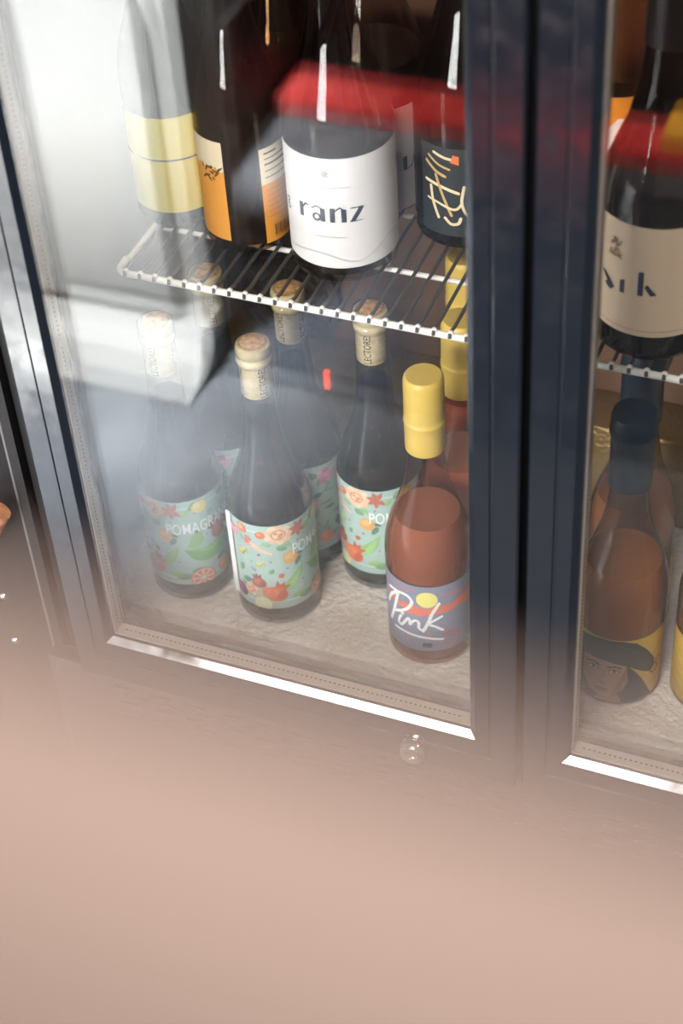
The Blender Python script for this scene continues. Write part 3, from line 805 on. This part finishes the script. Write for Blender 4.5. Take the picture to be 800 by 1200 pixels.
# dark bottle with cream brush lettering
b = bottle(.1316, .2870, SZ, math.degrees(cyl_az(.1316, .287)), 'dark bottle with cream brush-written lettering beside the door frame', GS, M_DARKGL, M_RED_WINE, .17, sr=1.13, sz=1.05)
cap_plain(b, M_BODY, 1.13, .232, 1.05)
r = .0431
lab = paper('label', r, -42, 60, 14, 96, (34, 40, 42), b)
a = Art(); S1, S2 = (226, 206, 168), (196, 160, 104)
for pts, w, c in (([(-27.8, 90), (-18, 87), (-9, 86)], 2.4, S1), ([(-35.4, 80), (-26, 73), (-17.8, 69.8)], 2.6, S2), ([(-33, 86), (-24, 80), (-14, 77)], 2, S2), ([(-36, 62.5), (-22, 60), (-6.7, 55.6)], 2.8, S1),
                  ([(-31, 58), (-29, 44), (-24, 30)], 2.6, S1), ([(-26, 70), (-20, 52), (-12.6, 34)], 2.4, S2), ([(-34, 46), (-24, 44), (-10, 40), (-4, 46)], 2.2, S1), ([(-18, 31), (-13, 26), (-7, 27), (-5, 32)], 2.6, S1), ([(-2, 62), (-4, 46), (2, 34), (8, 44), (4, 56)], 2.4, S1),
                  ([(14, 82), (22, 60), (30, 84)], 2.6, S1), ([(34, 60), (40, 34), (48, 62)], 2.4, S2)):
    a.stroke(spline(pts, 5), w, c)
a.poly([(-13, 84), (-6, 82), (-6, 90), (-11, 91)], (214, 110, 56))
a.build('label_print', r, lab)
# behind on the shelf
b = bottle(-.0430, .318, SZ, 200, 'unlabelled dark bottle at the back of the wire shelf behind the orange labelled one', GS, M_AMBER, M_BROWN_WINE, .15, sr=1.0)
cap_plain(b, M_BODY)
# cream label bottle on the second shelf
b = bottle(.3128, .1905, SZ, math.degrees(cyl_az(.3128, .1905)), 'dark wine bottle with a big cream label on the second wire shelf', GS, M_DARKGL, M_RED_WINE, .2, sr=1.17, sz=1.06)
cap_plain(b, M_BODY, 1.17, .232, 1.06)
r = .0446
lab = paper('label', r, -68, 76, 24.5, 121, (238, 210, 180), b)
a = Art(); NV = (44, 56, 76); IK = NV
a.stroke([(-60 + 7 * math.cos(t * PI / 10), 71 + 8.5 * math.sin(t * PI / 10)) for t in range(21)], 3.4, NV)   # O
a.poly([(-44, 72), (-40, 72), (-30, 62), (-33, 60)], NV); a.ell(-36, 61.5, 4, 2, NV, -30); a.poly([(-25.5, 60.5), (-21.5, 60.5), (-21.5, 73), (-25.5, 71)], NV)   # a
a.poly([(-11.3, 62), (-7.2, 62), (-7.2, 83.4), (-11.3, 82.6)], NV); a.poly([(-6.4, 70), (-4.4, 72.6), (3, 63.6), (-1.6, 62.4)], NV)   # k
rr = random.Random(9)
for k in range(16): a.leaf(-30 + rr.uniform(-6, 4), 100 + rr.uniform(-9, 10), rr.uniform(4, 9), 2.4, rr.uniform(0, 360), (126, 108, 84) if k % 3 else (196, 156, 100))
a.stroke([(-60, 30), (60, 30)], .7, (186, 160, 134), cap=False)
a.build('label_print', r, lab)
# orange and white label behind it
b = bottle(.2480, .3000, SZ, math.degrees(cyl_az(.248, .30)), 'wine bottle with an orange and white label behind the cream labelled bottle', GS, M_AMBER, M_BROWN_WINE, .12, sr=1.05, sz=1.32)
cap_plain(b, M_BODY, 1.05, .232, 1.32)
r = .04
lab = paper('label', r, -40, 40, 80, 152, (232, 224, 212), b)
a = Art(); a.poly([(-40, 134), (40, 134), (40, 152), (-40, 152)], (240, 140, 30)); a.poly([(-40, 122), (-6, 122), (4, 134), (-40, 134)], (240, 140, 30)); a.build('label_print', r, lab)

# ---- bottles on the floor behind the second door
GL = 'amber wine bottles behind the second door'
YE = (206, 168, 66)
def navy_cap(b):
    return cap_plain(b, M_NAVYCAP, 1.1, .230)
def portrait_bottle(x, y, phi, label):
    b = bottle(x, y, .0006, math.degrees(cyl_az(x, y)) + phi, label, GL, M_SMOKE, M_AMBER_WINE, .148, sr=1.0)
    navy_cap(b); r = .0381
    lab = paper('label', r, -75, 75, 6, 84, YE, b); a = Art(); a.win = (-75, 75, 6.2, 83.8)
    FC_, FS = (184, 138, 108), (152, 110, 84); BR, HR = (60, 54, 42), (36, 34, 36)
    for s in (0, 1):   # wings of cloth with fold lines
        T = (lambda u, v: (u, v)) if not s else (lambda u, v: (-u - 16, v))
        for k in range(5): a.stroke([T(70 - k * 2, 80 - k * 13), T(52, 70 - k * 14), T(34, 58 - k * 13)], .9, (150, 112, 40))
    a.poly([(-75, 6), (75, 6), (60, 12), (36, 8), (20, 7), (-24, 7), (-60, 10)], (150, 104, 60))
    a.poly([(-44, 60), (9.7, 52.7), (17.8, 42.4), (26.1, 27.4), (34, 8), (20, 6.5), (-38, 6.5), (-50, 24)], HR)
    a.poly([(-30, 57), (-8.6, 57.3), (8.8, 52.3), (10.7, 33.5), (6.8, 22.2), (-4.5, 13.2), (-14, 12), (-24, 17), (-31, 32)], FC_)
    a.poly([(8.8, 52.3), (10.7, 33.5), (6.8, 22.2), (-4.5, 13.2), (-1, 24), (4, 36)], FS); a.poly([(-30, 57), (-31, 32), (-27, 34), (-25, 56)], FS)
    a.poly([(-14, 12), (-4.5, 13.2), (2, 18), (6, 7), (-18, 7)], FS)
    for u in (-1.5, -20):
        a.stroke(spline([(u - 6, 49.5), (u, 51.6), (u + 5.5, 50.0)], 4), 1.8, (44, 34, 30)); a.leaf(u - 4.5, 45.5, 9, 3.4, 0, (214, 196, 176)); a.ell(u, 45.6, 1.5, 1.6, (46, 34, 28)); a.stroke(spline([(u - 4.8, 45.6), (u, 47.8), (u + 4.8, 45.6)], 4), 1.0, (40, 30, 26))
    a.stroke(spline([(-9.5, 46), (-11, 38), (-14.5, 31.5), (-12.5, 29)], 4), 1.1, FS); a.ell(-11, 29.6, 3, 1.2, (112, 76, 60))
    a.ell(-11.5, 21.5, 6, 1.8, (132, 70, 62)); a.stroke([(-17, 21.6), (-6, 21.6)], .6, (84, 46, 42)); a.ell(-11.5, 19.6, 4, 1.3, (158, 92, 80))
    a.poly([(-44, 58), (-46, 70), (-34, 79), (-14, 83.5), (4, 83.6), (16, 80), (26.4, 67.7), (35, 52), (36, 44), (30, 38), (24, 42), (9.7, 52.7), (-8.6, 57.6), (-30, 57)], BR)
    a.stroke(spline([(-30, 58.6), (-8, 59.4), (10, 54.6), (24, 44)], 5), 1.4, (44, 40, 32)); a.stroke(spline([(-20, 76), (4, 77), (20, 66)], 5), 1.2, (78, 70, 54))
    a.stroke(spline([(30, 40), (37, 44), (40, 38), (35, 34), (31, 38)], 5), 1, (30, 28, 26)); a.stroke(spline([(31, 39), (40, 48), (45, 46)], 5), 1, (30, 28, 26))
    a.build('label_print', r, lab)
    return b
L1 = portrait_bottle(.3185, .1320, 0, 'amber wine bottle with a portrait of a woman in a beret behind the second door')
for x, y, ph, t in ((.3060, .2120, 180, 'amber wine bottle with a navy capsule right behind the portrait bottle'),
                    (.4020, .1450, 35, 'amber wine bottle with a yellow label cut off by the edge of the picture')):
    b = copy_tree(L1); b.location = (x, y, .0006); b.rotation_euler = (0, 0, cyl_az(x, y) + math.radians(ph)); b['label'] = t

# red indicator lamp on the step
M_LED = mat('red_indicator', (.9, .05, .02, 1), .4, Emission_Color=(1, .12, .04, 1), Emission_Strength=1.0)
box('indicator_lamp', -.031, -.025, .327, .333, .085, .107, M_LED, CO, .001)
